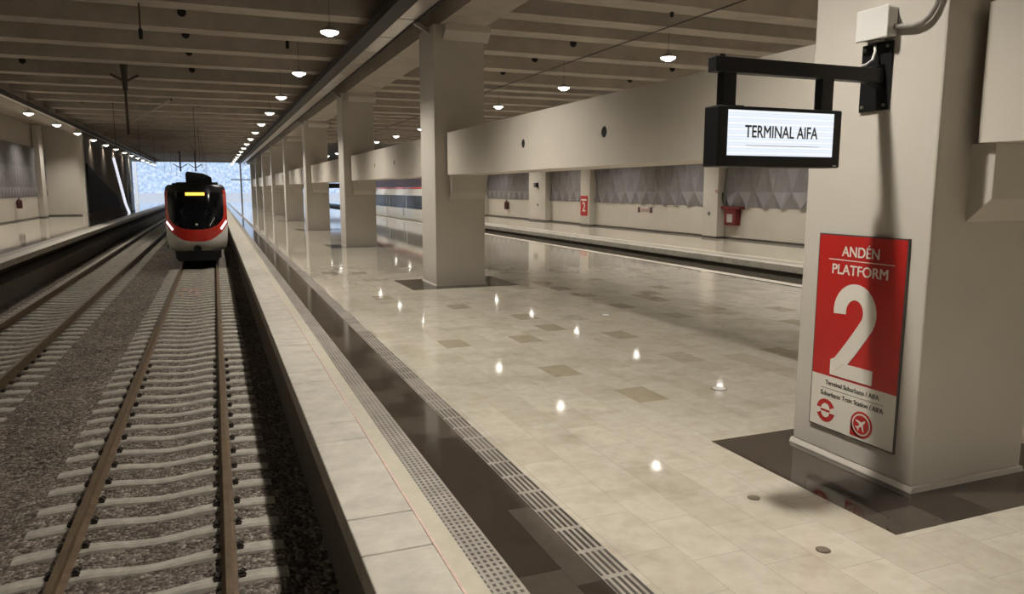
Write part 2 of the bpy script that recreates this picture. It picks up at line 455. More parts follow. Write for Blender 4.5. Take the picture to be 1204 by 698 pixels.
# loose crushed stones over the bed
def stones():
    m = MB()
    base = [Vector(v).normalized() for v in ((1,0,.3),(-1,.2,.2),(.1,1,.1),(0,-1,.2),(.3,.2,1),(-.4,-.3,.9),(.5,-.6,-.6),(-.5,.6,-.6))]
    bm = bmesh.new(); bmesh.ops.create_icosphere(bm, subdivisions=1, radius=1)
    iv = [v.co.copy() for v in bm.verts]; iff = [tuple(v.index for v in f.verts) for f in bm.faces]; bm.free()
    for _ in range(15000):
        y = 4.5 + 17*random.random()**1.7; x = random.uniform(LPX+.3, PLX0+.1)
        if y < 12 and x < -4.2 and random.random() < .8: continue
        on_rail = any(abs(abs(x-tc)-GA) < .13 for tc in (T1, T2))
        if on_rail: continue
        on_sl = False
        if abs(x-T1) < 1.36:
            ph = ((y - Y0 + .3055) % .611) - .3055
            on_sl = abs(ph) < .15
        if abs(x-T2) < 1.36 and y > 12:
            ph = ((y - 12.2 + .3055) % .611) - .3055
            on_sl = abs(ph) < .15
        if on_sl: continue
        r = random.uniform(.016, .034)
        sx, sy, sz = (r*random.uniform(.7,1.3) for _ in range(3)); a = random.random()*2*PI
        dd = min(abs(x-T1), abs(x-T2)); z = (-1.315 if dd < .6 else -1.295) if dd < 1.45 else (-1.30 if x < .45 else -1.39)
        ca, sa = math.cos(a), math.sin(a)
        vs = []
        for v in iv:
            k = random.uniform(.75, 1.2); px, py, pz = v.x*sx*k, v.y*sy*k, v.z*sz*k*.8
            vs.append((x + px*ca - py*sa, y + px*sa + py*ca, z + pz))
        m.add(vs, iff)
    o = m.build('ballast_stones', STONE)
    return tag(o, 'loose grey crushed ballast stones around and between the sleepers', 'ballast', kind='stuff')
stones()
m = MB()
for _ in range(26):
    x = T1 - .12 + random.uniform(-.42, .42); y = 28.9 + random.uniform(-1.3, 1.3); r = random.uniform(.03, .08)
    m.add([(x + r*math.cos(t)*random.uniform(.5,1.2), y + 2*r*math.sin(t)*random.uniform(.5,1.2), -1.215) for t in (0,1,2.1,3.1,4.2,5.2)] +
          [(x, y, -1.20)], [(k, (k+1) % 6, 6) for k in range(6)])
tag(m.build('litter_scraps', plain('reddish_scrap', (.50,.24,.19), .7, var=.3, scale=8)), 'reddish litter scraps lying between the rails before the train', 'litter', kind='stuff')

# ------------------------------------------------------------------ columns, corbels, girders
CX0, CX1, CD = 5.2, 6.53, 1.35
def make_column():
    y = COLY
    t = empty('concrete_column', ((CX0+CX1)/2, y+CD/2, 0))
    MB().box(CX0, CX1, y, y+CD, .045, 6.48).build('shaft', COLPAINT, t, bevel=.02)
    MB().prism([(CX0-.022,0),(CX1+.022,0),(CX1+.022,.012),(CX1+.002,.05),(CX0-.002,.05),(CX0-.022,.012)], y-.022, y+CD+.022).build('base_skirt', COLPAINT, t)
    # front bracket that carries the girder and the wider head under the roof beam
    MB().prism([(y+.02, 2.83), (y-.20, 2.83), (y-.20, 2.40), (y+.02, 2.20)], CX0+.37, CX1-.02, 'x').build('corbel', COLPAINT, t, bevel=.006)
    MB().prism([(y+.02, 6.10), (y-.22, 6.32), (y-.22, 6.48), (y+.02, 6.48)], CX0+.25, CX1+.10, 'x').build('capital', COLPAINT, t, bevel=.008)
    return t
colp = make_column()
names = {0:'nearest square concrete column, carrying the red platform sign', -1:'square concrete column behind the camera'}
for k in [0]+list(range(1, 9)):
    c = colp if k == 0 else copy_tree(colp)
    c.location.y = COLY + CD/2 + BAY*k
    lab = 'nearest square concrete column, carrying the red platform sign' if k == 0 else 'square cream concrete column, %s along the platform from the camera' % nth(k+1)
    tag(c, lab, 'column', 'concrete columns along the platform')

GX0, GX1, GZ0, GZ1 = 5.50, 6.42, 2.831, 3.87
def make_girder():
    y0, y1 = COLY+CD+.008, COLY+BAY-.10
    o = MB().box(GX0, GX1, y0, y1, GZ0, GZ1).build('box_girder', GIRD)
    cs = []
    for yy in (10.07, 13.24):
        cs.append(MB().tube([(GX0-.1, yy, 3.33), (GX0+.35, yy, 3.33)], .085, 20).build('cutter', GIRD))
    cut(o, cs)
    return o
gp = make_girder()
inner = plain('hole_shade_black', (.012,.010,.009), .8)  # near-black colour paints in the shade inside the holes
for yy in (10.07, 13.24):
    d = MB().tube([(GX0+.012, yy, 3.33), (GX0+.33, yy, 3.33)], .0845, 20).build('hole_shade_plug', inner); d.parent = gp  # plug fills the cut hole, its dark face painted as shade
for k in [0, -1] + list(range(1, 8)):
    g = gp if k == 0 else copy_tree(gp)
    g.location.y = BAY*k
    lab = {0:'deep cream girder with two round holes, between first and second columns', -1:'cream girder at the right frame edge, running from nearest column towards the camera'}.get(k,
          'deep cream girder between the %s and %s columns' % (nth(k+1), nth(k+2)))
    tag(g, lab, 'girder', 'cream girders between the columns')

# ------------------------------------------------------------------ roof
SB = 6.98; ST = 7.98
struct(MB().box(-15, 24.4, HALL0, HALL1, ST, ST+.25).build('ceiling', CONC))
# longitudinal roof beams on the column lines
struct(MB().box(5.36, 6.50, HALL0, HALL1, 6.48, ST).build('ceiling_beam', CONC))
struct(MB().box(-9.4, -8.45, HALL0, HALL1, 6.48, ST).build('ceiling_beam_left', CONC))
def rib(x0, x1, yc, hw=.39):
    return MB().prism([(yc-hw, SB), (yc+hw, SB), (yc+hw+.06, ST), (yc-hw-.06, ST)], x0, x1, 'x')
OFF = [2.70, 5.85, 9.15, 12.55]
rp = rib(-8.45, 5.36, 0).build('roof_rib', CONC)
for hx in (-6.62, -.57):
    s_ = MB().tube([(hx, -.44, SB+.42), (hx, .44, SB+.42)], .12, 18).build('rib_shade_plug', inner); s_.parent = rp  # black plug through the rib, painted as the shade of an opening
rr_ = rib(6.50, 24.2, 0).build('roof_rib', CONC)
for hx in (11.7, 17.9):
    s_ = MB().tube([(hx, -.44, SB+.42), (hx, .44, SB+.42)], .12, 18).build('rib_shade_plug', inner); s_.parent = rr_  # same black plugs, shade of the openings put into colour
first = {0:True, 1:True}
cnt = {0:0, 1:0}
def put_rib(side, y):
    src = (rp, rr_)[side]
    o = src if first[side] else copy_tree(src); first[side] = False
    o.location.y = y
    if y > 15: cnt[side] += 1
    if side == 0: lab = 'concrete roof rib across the tracks, %s one in view counting from the camera' % nth(cnt[0]) if y > 15 else 'concrete roof rib above the camera, over the tracks'
    else: lab = 'concrete roof rib over the platform side, %s one in view counting from the camera' % nth(cnt[1]) if y > 15 else 'concrete roof rib above the camera, over the platform'
    tag(o, lab, 'roof rib', ('roof ribs over the tracks', 'roof ribs over the platform')[side])
for k in range(0, 9):
    for d in OFF:
        y = COLY + BAY*k + d
        if y < 9.0 or y > HALL1-1: continue
        put_rib(0, y)
        if k < 5: put_rib(1, y)
# at every column line: a dark cross box on the track side, a wide cross beam on the platform side
for k in range(0, 10):
    y = COLY + BAY*k
    if y+2.0 < HALL1:
        struct(MB().box(-8.45, 5.36, y-.95, y+2.15, ST-.45, ST).build('ceiling_dark_box', CONCD))
        if 0 < k < 6:
            o = MB().prism([(y+.25, SB), (y+1.0, SB), (y+1.06, ST), (y+.19, ST)], 6.5, 24.2, 'x').build('cross_beam', CONC)
            tag(o, 'concrete cross beam over the platform at the %s column line' % nth(k+1), 'roof beam', 'cross beams over the platform')
            struct(MB().box(6.5, 24.2, y-1.0, y+.2, ST-.3, ST).build('ceiling_dark_box', CONCD))  # dark slab, shade of the gap before the beam put into colour
# end of the hall
struct(MB().box(-15, 24.4, HALL1-.5, HALL1, 6.75, ST).build('wall_end_lintel', CONC))
struct(MB().box(-15, 24.4, HALL0-.25, HALL0, -1.7, ST+.25).build('wall_back', PAINT))

# cable trunking along the column line
t = empty('cable_trunking', (4.4, 60, 6.55))
MB().prism([(3.98,6.56),(4.38,6.56),(4.38,6.60),(4.86,6.60),(4.86,6.54),(4.90,6.54),(4.90,6.78),(3.98,6.78)], HALL0+.05, HALL1-.55).build('trough', plain('dark_trough', (.028,.023,.02), .6), t)
m = MB(); y = HALL0
while y < HALL1-3:
    m.box(4.42, 4.84, y+.05, y+2.3, 6.585, 6.60); y += 2.35
m.build('cover_plate', PLATE, t)
for k in range(0, 10):
    y = COLY+BAY*k+.3
    MB().prism([(4.9,6.56),(5.198,6.40),(5.198,6.30),(4.80,6.52)], y, y+.12).build('support_bracket', GREYPIPE, t)
tag(t, 'dark metal cable trunking with bright cover plates along the column heads', 'cable trunking')
t = empty('cable_trunking', (-8.1, 60, 6.5))
MB().box(-8.44, -8.22, 35, HALL1-.5, 6.50, 6.72).build('trough', DARKST, t)
MB().box(-8.42, -8.24, 35, HALL1-.5, 6.485, 6.50).build('cover_plate', PLATE, t)
tag(t, 'dark metal cable trunking under the left roof beam', 'cable trunking')

# pipes and droppers hanging below the ribs
def pipe(path, r, mat, label, cat='pipe', name='roof_pipe'):
    return tag(MB().tube(path, r, 8).build(name, mat), label, cat)
pipe([(12.0, 9, 6.93), (12.0, 60, 6.93)], .02, DARKST, 'thin dark conduit running lengthwise under the platform ribs')
def dropper(x, y, z, lab):
    t = empty('ceiling_dropper', (x, y, ST))
    MB().tube([(x,y,ST),(x,y,z+.25)], .022, 8).build('rod', DARKST, t)
    MB().lathe([(.025,0),(.05,.03),(.05,.22),(.025,.27)], (x,y,z), 12).build('end_fitting', BLACK, t)
    tag(t, lab, 'ceiling dropper', 'droppers hanging from the roof')
dropper(-1.46, 21.0, 6.12, 'dark drop rod hanging from the roof over the tracks, at the top frame edge')
dropper(2.35, 24.6, 6.75, 'short dark drop rod between the two nearest lamps of the track row')
dropper(11.2, 17.0, 6.85, 'short dark drop rod under the platform roof, right of the near lamp')

# ------------------------------------------------------------------ pendant lamps
LZ = 6.26
def make_lamp(x, y):
    t = empty('pendant_lamp', (x, y, LZ))
    MB().lathe([(.228,0),(.24,.015),(.235,.04),(.15,.06),(.10,.10),(.03,.115),(.02,.23)], (x,y,LZ+.035), 24).build('housing', GREYPIPE, t, smooth=False)
    MB().lathe([(.06,-.05),(.13,-.042),(.20,-.015),(.225,.02),(.22,.045)], (x,y,LZ), 24).build('lens', LENS, t, smooth=True)
    MB().lathe([(.02,-.068),(.09,-.062),(.11,-.04),(.10,-.02)], (x,y,LZ), 20).build('bright_core', CORE, t, smooth=True)
    MB().tube([(x,y,LZ+.26),(x,y,ST)], .006, 6).build('suspension_wire', DARKST, t)
    ld = bpy.data.lights.new('lamp_light', 'SPOT'); ld.energy = LAMP_W; ld.spot_size = math.radians(124); ld.spot_blend = .8
    ld.shadow_soft_size = .14; ld.color = (1, .935, .845)
    lo = bpy.data.objects.new('lamp_light', ld); COL.objects.link(lo); lo.location = (x, y, LZ-.09); par(lo, t)
    return t
LAMP_W = 1520
lp = make_lamp(2.85, 19.25)
rows = [(2.85, 'over the platform edge', 'pendant lamps over the platform edge', HALL1),
        (12.6, 'over the platform right of the columns', 'pendant lamps over the platform', 95),
        (20.4, 'over the far right platform', 'pendant lamps over the far right platform', 95),
        (-8.15, 'under the left roof beam', 'pendant lamps over the left platform', HALL1)]
fst = True
for x, w, grp, ymax in rows:
    n_ = 0
    for k in range(-4, 17):
        y = 19.25 + 7.05*k + (2.6 if x < 0 else 0)
        if y > ymax - 1: continue
        o = lp if fst else copy_tree(lp)
        fst = False
        if o is not lp: o.location = (x, y, LZ)
        else: o.location = (x, y, LZ)
        if x < 0: o.location.z = LZ - .18
        if x < 0:
            for ch in o.children:
                if ch.type == 'LIGHT':
                    nm, kf = ('dimmed', .35) if y < 58 else ('dimmer', .10)
                    if nm not in bpy.data.lights:
                        dl = ch.data.copy(); dl.name = nm; dl.energy = LAMP_W*kf
                    ch.data = bpy.data.lights[nm]
        vis = y > (17 if x > 0 else 39)
        if vis: n_ += 1
        tag(o, ('%s pendant lamp in view from the camera, %s' % (nth(n_), w)) if vis else 'pendant lamp %s, nearer than the frame shows' % w, 'lamp', grp)

for k in range(6):
    y = 40.5 + 7.05*k
    o = lp.copy(); COL.objects.link(o)
    for ch in lp.children:
        if not ch.name.startswith('suspension'):
            c = ch.copy(); COL.objects.link(c); inv = ch.matrix_parent_inverse.copy(); c.parent = o; c.matrix_parent_inverse = inv
    o.location = (-11.6, y, 7.72); o.name = 'ceiling_lamp'
    tag(o, 'ceiling lamp hidden above the left platform, behind the left roof beam', 'lamp', 'ceiling lamps over the left platform')

# ------------------------------------------------------------------ walls with faceted cladding
def facets(xw, sgn, y0, y1, rows_, w=1.2, d=.24):
    """rows of folded pyramids standing off a wall at x=xw towards sgn"""
    m = MB(); h = w/2; n = int((y1-y0)/h)
    for q, (z0, z1) in enumerate(rows_):
        for i in range(n):
            def P(k, top):
                out = ((k + q + top) % 2 == 0)
                return (xw + sgn*(d if out else .01), y0 + k*h, z1 if top else z0)
            A, B, Cc, D = P(i, 0), P(i+1, 0), P(i+1, 1), P(i, 1)
            if (i + q) % 2 == 0: m.add([A, B, Cc, D], [(0,1,2), (0,2,3)])
            else: m.add([A, B, Cc, D], [(0,1,3), (1,2,3)])
    return m
struct(MB().box(WR, WR+.3, HALL0, HALL1-.5, -1.7, ST).build('wall_right', PAINT))
struct(MB().box(WR-.10, WR, HALL0, HALL1-.5, .10, 1.58).build('wall_right_dado', PAINT))
struct(MB().box(WR-.12, WR-.10+.1, HALL0, HALL1-.5, 0, .10).build('baseboard_right', DARKST))
struct(facets(WR, -1, 10.0, 112, [(1.58,2.33),(2.33,3.95),(3.95,5.55)]).build('wall_right_cladding', TEAL))
struct(MB().box(WL-.3, WL, HALL0, 104, -1.7, ST).build('wall_left', PAINT))
struct(MB().box(WL, WL+.10, HALL0, 104, .10, 1.80).build('wall_left_dado', PAINT))
struct(MB().box(WL, WL+.12, HALL0, 104, 0, .10).build('baseboard_left', DARKST))
struct(facets(WL, 1, 46, 80, [(1.80,2.6),(2.6,4.3),(4.3,6.0)], .9, .2).build('wall_left_cladding', TEAL))
def pilaster(x0, x1, y0, y1, lab):
    t = empty('wall_pilaster', ((x0+x1)/2, (y0+y1)/2, 0))
    MB().box(x0, x1, y0, y1, 0.10, ST-.05).build('shaft', COLPAINT, t, bevel=.015)
    MB().box(x0-.015, x1+.015, y0-.015, y1+.015, 0, .10).build('base_strip', DARKST, t)
    tag(t, lab, 'pilaster', 'cream pilasters along the side walls')
pilaster(23.4, 23.90, 16.8, 18.0, 'cream wall pilaster hidden behind the nearest column')
pilaster(23.4, 23.90, 30.95, 32.15, 'cream wall pilaster left of the red fire cabinet')
pilaster(23.4, 23.90, 44.7, 46.05, 'cream wall pilaster carrying the small red number sign')
pilaster(23.4, 23.90, 51.9, 55.1, 'wide cream wall pilaster right of the second column')
pilaster(23.4, 23.90, 66, 67.3, 'cream wall pilaster far along the right wall behind the second column')
pilaster(WL+.1, WL+.55, 75.4, 76.9, 'cream pilaster on the left wall beside the faceted cladding')

# ------------------------------------------------------------------ left platform: cross wall, pier, stair enclosure
struct(MB().box(WL, -8.66, 79.5, 79.9, .12, ST).build('wall_left_cross', PAINT))
struct(MB().box(WL, -8.66, 79.45, 79.9, 0, .12).build('baseboard_cross', DARKST))
struct(MB().box(-8.66, -8.34, 60.0, 60.6, 0, 6.48).build('wall_left_pier', PAINT))
struct(MB().box(-8.62, -8.40, 60.6, 88, 0, 6.48).build('wall_left_stair', BROWN))
t = empty('stair_flank', (-8.3, 72, 0))
MB().prism([(61.3,4.3),(65.5,3.6),(78.3,1.75),(79.6,1.0),(79.6,.75),(60.9,.75)], -8.395, -8.30, 'x').build('flank_panel', ESC, t)
MB().prism([(61,.72),(82,.72),(82,.50),(61,.50)], -8.395, -8.28, 'x').build('kick_strip', BROWN, t)
tag(t, 'black sloping flank of the stair enclosure on the left platform', 'stair flank')
t = empty('light_strip', (-8.25, 82, 0))
MB().prism([(76.9,5.3),(77.6,5.3),(84.9,1.05),(88.0,.02),(87.0,.02),(84.0,1.05)], -8.395, -8.24, 'x').build('tube', plain('white_light_tube', (.85,.86,.9), .4, emit=((.86,.88,1), .9)), t)
tag(t, 'slanted white tube light edge of the stair enclosure', 'light strip')
pilaster(-9.0, -8.47, 92.5, 95.5, 'grey post on the left platform beyond the slanted white tube')
struct(MB().box(-8.9, -8.38, 88, 90.5, 0, 6.48).build('wall_left_stair_end', plain('grey_stair_end', (.30,.29,.27), .6)))
t = empty('hanging_sign', (-8.2, 90.8, 3))
MB().box(-8.30, -8.24, 89.2, 90.3, 2.2, 2.9).build('sign_panel', plain('yellow_green_sign', (.30,.30,.05), .5), t)
MB().box(-8.30, -8.24, 89.2, 90.3, .9, 2.2).build('sign_board', BLACK, t)
tag(t, 'dark board with a yellow-green top beside the slanted tube light', 'sign')

# ------------------------------------------------------------------ sign plate on the nearest column
R_, U_ = (0,-1,0), (0,0,1)
PY0, PY1, PZ0, PZ1 = 4.36, 5.32, .275, 2.08
t = empty('platform_sign', (CX0, (PY0+PY1)/2, PZ0))
MB().box(CX0-.020, CX0-.001, PY0, PY1, PZ0, PZ1).build('backing_board', plain('sign_edge', (.07,.06,.055), .5), t)
MB().box(CX0-.023, CX0-.019, PY0+.012, PY1-.012, .775, PZ1-.012).build('red_panel', RED, t)
MB().box(CX0-.023, CX0-.019, PY0+.012, PY1-.012, PZ0+.012, .775).build('white_panel', WHITE, t)
PH = PZ1-PZ0; YC = (PY0+PY1)/2; XS = CX0-.0225
def pz(fr): return PZ1 - fr*PH
text('lettering', 'ANDÉN', WHITE, (XS, YC, pz(.075)), R_, U_, .40, .112, root=t, bold=.018)
MB().box(XS-.002, XS, PY0+.12, PY1-.13, pz(.128), pz(.124)).build('rule', WHITE, t)
text('lettering', 'PLATFORM', WHITE, (XS, YC, pz(.172)), R_, U_, .60, .088, root=t, bold=.018)
def numeral_two(yc, zc, w, h, x, root):
    th = .30*w; m = MB(); pts = []
    r = w/2 - th/2; zt = h - w/2                       # bowl of the figure
    for i in range(19):
        a = math.radians(190 - i*12.2); pts.append((w/2 + r*math.cos(a), zt + (r+.02*h)*math.sin(a)*1.0))
    for f in (.25,.5,.75,1.0):
        q = pts[18]; pts.append((q[0] + (th*.62-q[0])*f, q[1] + (th*.75-q[1])*f - .012*math.sin(f*PI)))
    L, Rr = [], []
    for i, p in enumerate(pts):
        a, b = pts[max(0, i-1)], pts[min(len(pts)-1, i+1)]
        d = Vector((b[0]-a[0], b[1]-a[1])).normalized(); n = Vector((-d.y, d.x))*th/2
        L.append((p[0]+n.x, p[1]+n.y)); Rr.append((p[0]-n.x, p[1]-n.y))
    def P(p, dx): return (x - dx, yc + w/2 - p[0], zc - h/2 + p[1])
    vs = [P(p, 0) for p in L] + [P(p, 0) for p in Rr] + [P(p, .003) for p in L] + [P(p, .003) for p in Rr]; n = len(pts)
    fs = [(2*n+i, 2*n+i+1, 3*n+i+1, 3*n+i) for i in range(n-1)] + [(i, i+1, 2*n+i+1, 2*n+i) for i in range(n-1)] + [(n+i, n+i+1, 3*n+i+1, 3*n+i) for i in range(n-1)]
    m.add(vs, fs)
    m.box(x-.0045, x, yc-w/2, yc+w/2, zc-h/2, zc-h/2+th*.92)
    m.prism([(yc+w/2, zc-h/2), (yc+w/2, zc-h/2+th*1.0), (yc+w/2-th*.5, zc-h/2+th*1.25), (yc+w/2-th*1.1, zc-h/2+th*.9)], x, x-.006, 'x')
    return m.build('numeral', WHITE, root)
numeral_two(YC+.02, pz(.478), .47, .84, XS, t)
text('lettering', 'Terminal Suburbano / AIFA', INK, (XS, YC-.0, pz(.757)), R_, U_, .60, .042, root=t, bold=.008)
MB().box(XS-.002, XS, PY0+.13, PY1-.13, pz(.789), pz(.787)).build('rule', INK, t)
text('lettering', 'Suburbano Train Station / AIFA', INK, (XS, YC-.0, pz(.815)), R_, U_, .70, .042, root=t, bold=.008)
def disc(y, z, r, mat, x0, x1, n=36, name='logo_disc', root=None):
    return MB().tube([(x0, y, z), (x1, y, z)], r, n).build(name, mat, root)
# round emblem cut by a white swash
ly, lz = PY1-.20, pz(.905)
d = disc(ly, lz, .108, RED, XS+.001, XS-.003, root=t, name='round_emblem')
sw = MB()
sw.prism([(ly+.13,lz+.016),(ly-.05,lz+.016),(ly-.085,lz+.04),(ly-.13,lz+.04),(ly-.13,lz-.016),(ly+.05,lz-.016),(ly+.085,lz-.04),(ly+.13,lz-.04)], XS-.003, XS-.005, 'x')
o = sw.build('emblem_band', WHITE, t)
MB().box(XS-.0065, XS-.004, ly-.055, ly+.055, lz-.010, lz+.010).build('emblem_bar', RED, t)
MB().prism([(ly+.05*math.cos(a), lz+.016+.05*math.sin(a)) for a in [PI*i/12 for i in range(13)]], XS-.003, XS-.0045, 'x').build('emblem_cut', WHITE, t)
MB().prism([(ly-.05*math.cos(a), lz-.016-.05*math.sin(a)) for a in [PI*i/12 for i in range(13)]], XS-.003, XS-.0045, 'x').build('emblem_cut', WHITE, t)
# pin with an aeroplane
ay, az = PY0+.345, pz(.915)
disc(ay, az, .118, RED, XS+.001, XS-.003, root=t, name='pin_disc')
MB().box(XS-.003, XS+.001, ay, ay+.118, az-.118, az).build('pin_corner', RED, t)
disc(ay, az, .098, WHITE, XS-.002, XS-.0045, root=t, name='pin_ring')
disc(ay, az, .084, RED, XS-.004, XS-.006, root=t, name='pin_centre')
def plane(cy, cz, s):
    out = [(0,.070),(.010,.055),(.011,.022),(.066,-.012),(.066,-.024),(.011,-.006),(.009,-.042),(.026,-.056),(.026,-.065),(0,-.058)]
    pts = out + [(-a, b) for a, b in out[::-1][1:-1]]
    an = math.radians(45)
    return [(cy + (a*math.cos(an) - b*math.sin(an))*s, cz + (a*math.sin(an) + b*math.cos(an))*s) for a, b in pts]
MB().prism(plane(ay, az, .95), XS-.005, XS-.0075, 'x').build('aeroplane', WHITE, t)
tag(t, 'tall red and white platform sign with big 2 on the nearest column', 'sign')

# ------------------------------------------------------------------ hanging display on its bracket
AY = 4.76
t = empty('display_sign', (4.2, AY, 3.3))
bx0, bx1, by0, by1, bz0, bz1 = 3.50, 4.69, 4.655, 4.835, 2.645, 3.095
MB().box(bx0, bx1, by0, by1, bz0, bz1).build('case', BLACK, t, bevel=.012)
MB().box(bx0+.085, bx1-.09, by0-.006, by0+.002, bz0+.085, bz1-.03).build('screen', SCREEN, t)
text('lettering', 'TERMINAL AIFA', plain('screen_text', (.09,.09,.10), .6), ((bx0+bx1)/2-.005, by0-.0065, bz0+.265), (1,0,0), (0,0,1), .70, .088, root=t, bold=.02, depth=.001)
MB().box(bx0+.25, bx1-.22, by0-.0075, by0-.006, bz0+.158, bz0+.162).build('rule', GREYPL, t)
MB().box(bx1-.07, bx1-.035, by0-.003, by0+.002, bz0+.012, bz0+.022).build('badge', STEEL, t)
MB().box(3.50, 5.16, AY-.05, AY+.05, 3.345, 3.455).build('arm', BLACK, t, bevel=.006)
for xx in (3.58, 4.53):
    MB().box(xx, xx+.12, AY-.04, AY+.04, 3.09, 3.35).build('hanger', BLACK, t, bevel=.004)
MB().box(3.56, 3.76, AY-.06, AY+.06, 3.085, 3.105).build('foot_plate', BLACK, t)
MB().box(5.178, 5.199, 4.66, 4.965, 3.125, 3.675).build('wall_plate', BLACK, t, bevel=.004)
MB().prism([(5.18,3.30),(5.18,3.50),(5.02,3.455),(5.02,3.345)], AY-.035, AY+.035).build('gusset', BLACK, t)
for yy in (4.70, 4.925):
    for zz in (3.165, 3.635):
        MB().tube([(5.18,yy,zz),(5.163,yy,zz)], .014, 8).build('bolt', STEEL, t)
tag(t, 'black hanging display reading TERMINAL AIFA on an arm from the nearest column', 'display')
t = empty('junction_box', (5.1, 4.8, 3.75))
MB().box(5.09, 5.198, 4.64, 4.94, 3.70, 3.93).build('box_body', GREYPL, t, bevel=.012)
MB().box(5.075, 5.092, 4.63, 4.95, 3.69, 3.94).build('lid', GREYPL, t, bevel=.008)
MB().box(5.12, 5.19, 4.74, 4.86, 3.68, 3.70).build('gland', GREYPIPE, t)
tag(t, 'pale grey junction box above the display bracket', 'junction box')
tag(MB().tube([(5.14,4.80,3.655),(5.135,4.79,3.60),(5.10,4.78,3.53),(5.02,4.77,3.485),(4.96,4.77,3.469)], .011, 8).build('cable', GREYPL, smooth=True), 'short pale cable from the junction box down to the display arm', 'cable')
tag(MB().tube([(5.165,4.635,3.77),(5.165,4.56,3.76),(5.165,4.46,3.745),(5.165,4.38,3.755),(5.165,4.32,3.79),(5.165,4.275,3.85),(5.165,4.25,3.93),(5.165,4.24,4.1),(5.165,4.24,5.0)], .020, 10).build('conduit_pipe', GREYPIPE, smooth=True), 'grey bent conduit running up the nearest column from the junction box', 'conduit')

# ------------------------------------------------------------------ small fittings on the right wall
def small_sign(y0, y1, z0, z1, x, lab):
    t = empty('number_sign', (x, (y0+y1)/2, z0))
    MB().box(x-.03, x, y0, y1, z0, z1).build('panel', RED, t)
    text('numeral', '2', WHITE, (x-.031, (y0+y1)/2, (z0*.55+z1*.45)), R_, U_, .42, .62, root=t, bold=.03)
    MB().box(x-.034, x-.029, y0+.12, y1-.12, z1-.34, z1-.22).build('rule', WHITE, t)
    tag(t, lab, 'sign')
small_sign(44.95, 45.95, .68, 2.02, 23.4, 'small red sign with white 2 on a pilaster of the right wall')
t = empty('fire_cabinet', (23.8, 30.2, .7))
MB().box(23.58, 23.90, 29.75, 30.62, .70, 1.50).build('cabinet_body', FRED, t, bevel=.02)
MB().box(23.55, 23.58, 29.98, 30.38, .85, 1.25).build('glass', plain('cabinet_glass', (.45,.42,.4), .2), t)
MB().box(23.55, 23.90, 29.45, 30.85, 1.50, 1.62).build('hood', FRED, t)
tag(t, 'dark red fire cabinet with pale window on the right wall', 'fire cabinet')
tag(MB().tube([(23.64,30.72,1.632),(23.64,30.80,1.8),(23.64,30.87,2.0),(23.64,30.88,2.3)], .045, 8).build('fire_pipe', plain('dark_green_pipe', (.06,.07,.05), .6)), 'dark pipe rising left of the fire cabinet', 'pipe')
tag(MB().lathe([(.02,0),(.09,.03),(.09,.14),(.03,.2)], (23.36,31.05,2.30), 12).build('alarm_light', plain('pale_alarm', (.7,.55,.48), .4)), 'small pale alarm light above the fire cabinet', 'alarm')
def extinguisher(x, y, z0, lab, s=1.0, sg=-1):
    t = empty('fire_extinguisher', (x, y, z0))
    MB().lathe([(.02*s,0),(.15*s,.02),(.16*s,.10),(.16*s,.55),(.12*s,.66),(.05*s,.72)], (x,y,z0), 14).build('cylinder', plain('extinguisher_dark_red', (.06,.012,.010), .4), t, smooth=True)
    MB().tube([(x,y,z0+.72),(x,y,z0+.80),(x+sg*.05,y-.10,z0+.83)], .03*s, 8).build('valve', BLACK, t)
    MB().box(*((x-.03, x+.20) if sg < 0 else (x-.275, x+.03)), y-.02, y+.02, z0+.4, z0+.46).build('wall_hook', BLACK, t)
    tag(t, lab, 'fire extinguisher')
extinguisher(23.70, 60.8, .72, 'dark fire extinguisher on the right wall beside the second column', 1.3)
extinguisher(-13.93, 67.4, .98, 'dark red fire extinguisher on the left platform wall', 1.3, 1)
t = empty('wall_notice', (23.88, 38.5, 1.2))
MB().box(23.875, 23.90, 39.05, 39.30, 1.08, 1.40).build('pictogram', plain('notice_dark', (.10,.05,.05), .5), t)
MB().box(23.875, 23.90, 37.70, 37.95, 1.08, 1.40).build('pictogram', plain('notice_dark2', (.10,.05,.05), .5), t)
for i in range(5):
    MB().box(23.88, 23.90, 38.12+i*.17, 38.22+i*.17, 1.14, 1.32).build('lettering', plain('notice_faint_red', (.42,.27,.23), .5), t)
tag(t, 'small faint notice of two dark pictograms low on the right wall', 'notice')
for yy, lab in ((31.6, 'small dark call point on the pilaster left of the fire cabinet'), (53.3, 'small dark call point on the wide pilaster')):
    t = empty('call_point', (23.38, yy, 1.2))
    MB().lathe([(.10,0),(.11,.02),(.09,.05)], (0,0,0), 14).build('plate', plain('dim_grey', (.16,.15,.13), .5), t)
    o = t.children[0]; o.matrix_parent_inverse = Matrix.Rotation(-PI/2, 4, 'Y')
    t.location = (23.40, yy, 1.25); tag(t, lab, 'call point')
t = empty('wall_speaker', (23.35, 53.2, 2.75))
MB().box(23.20, 23.40, 53.2, 53.7, 2.62, 2.95).build('case', BLACK, t, bevel=.02)
MB().box(23.19, 23.205, 53.25, 53.65, 2.66, 2.91).build('grille', DARKST, t)
tag(t, 'small black speaker high on the wide pilaster', 'speaker')

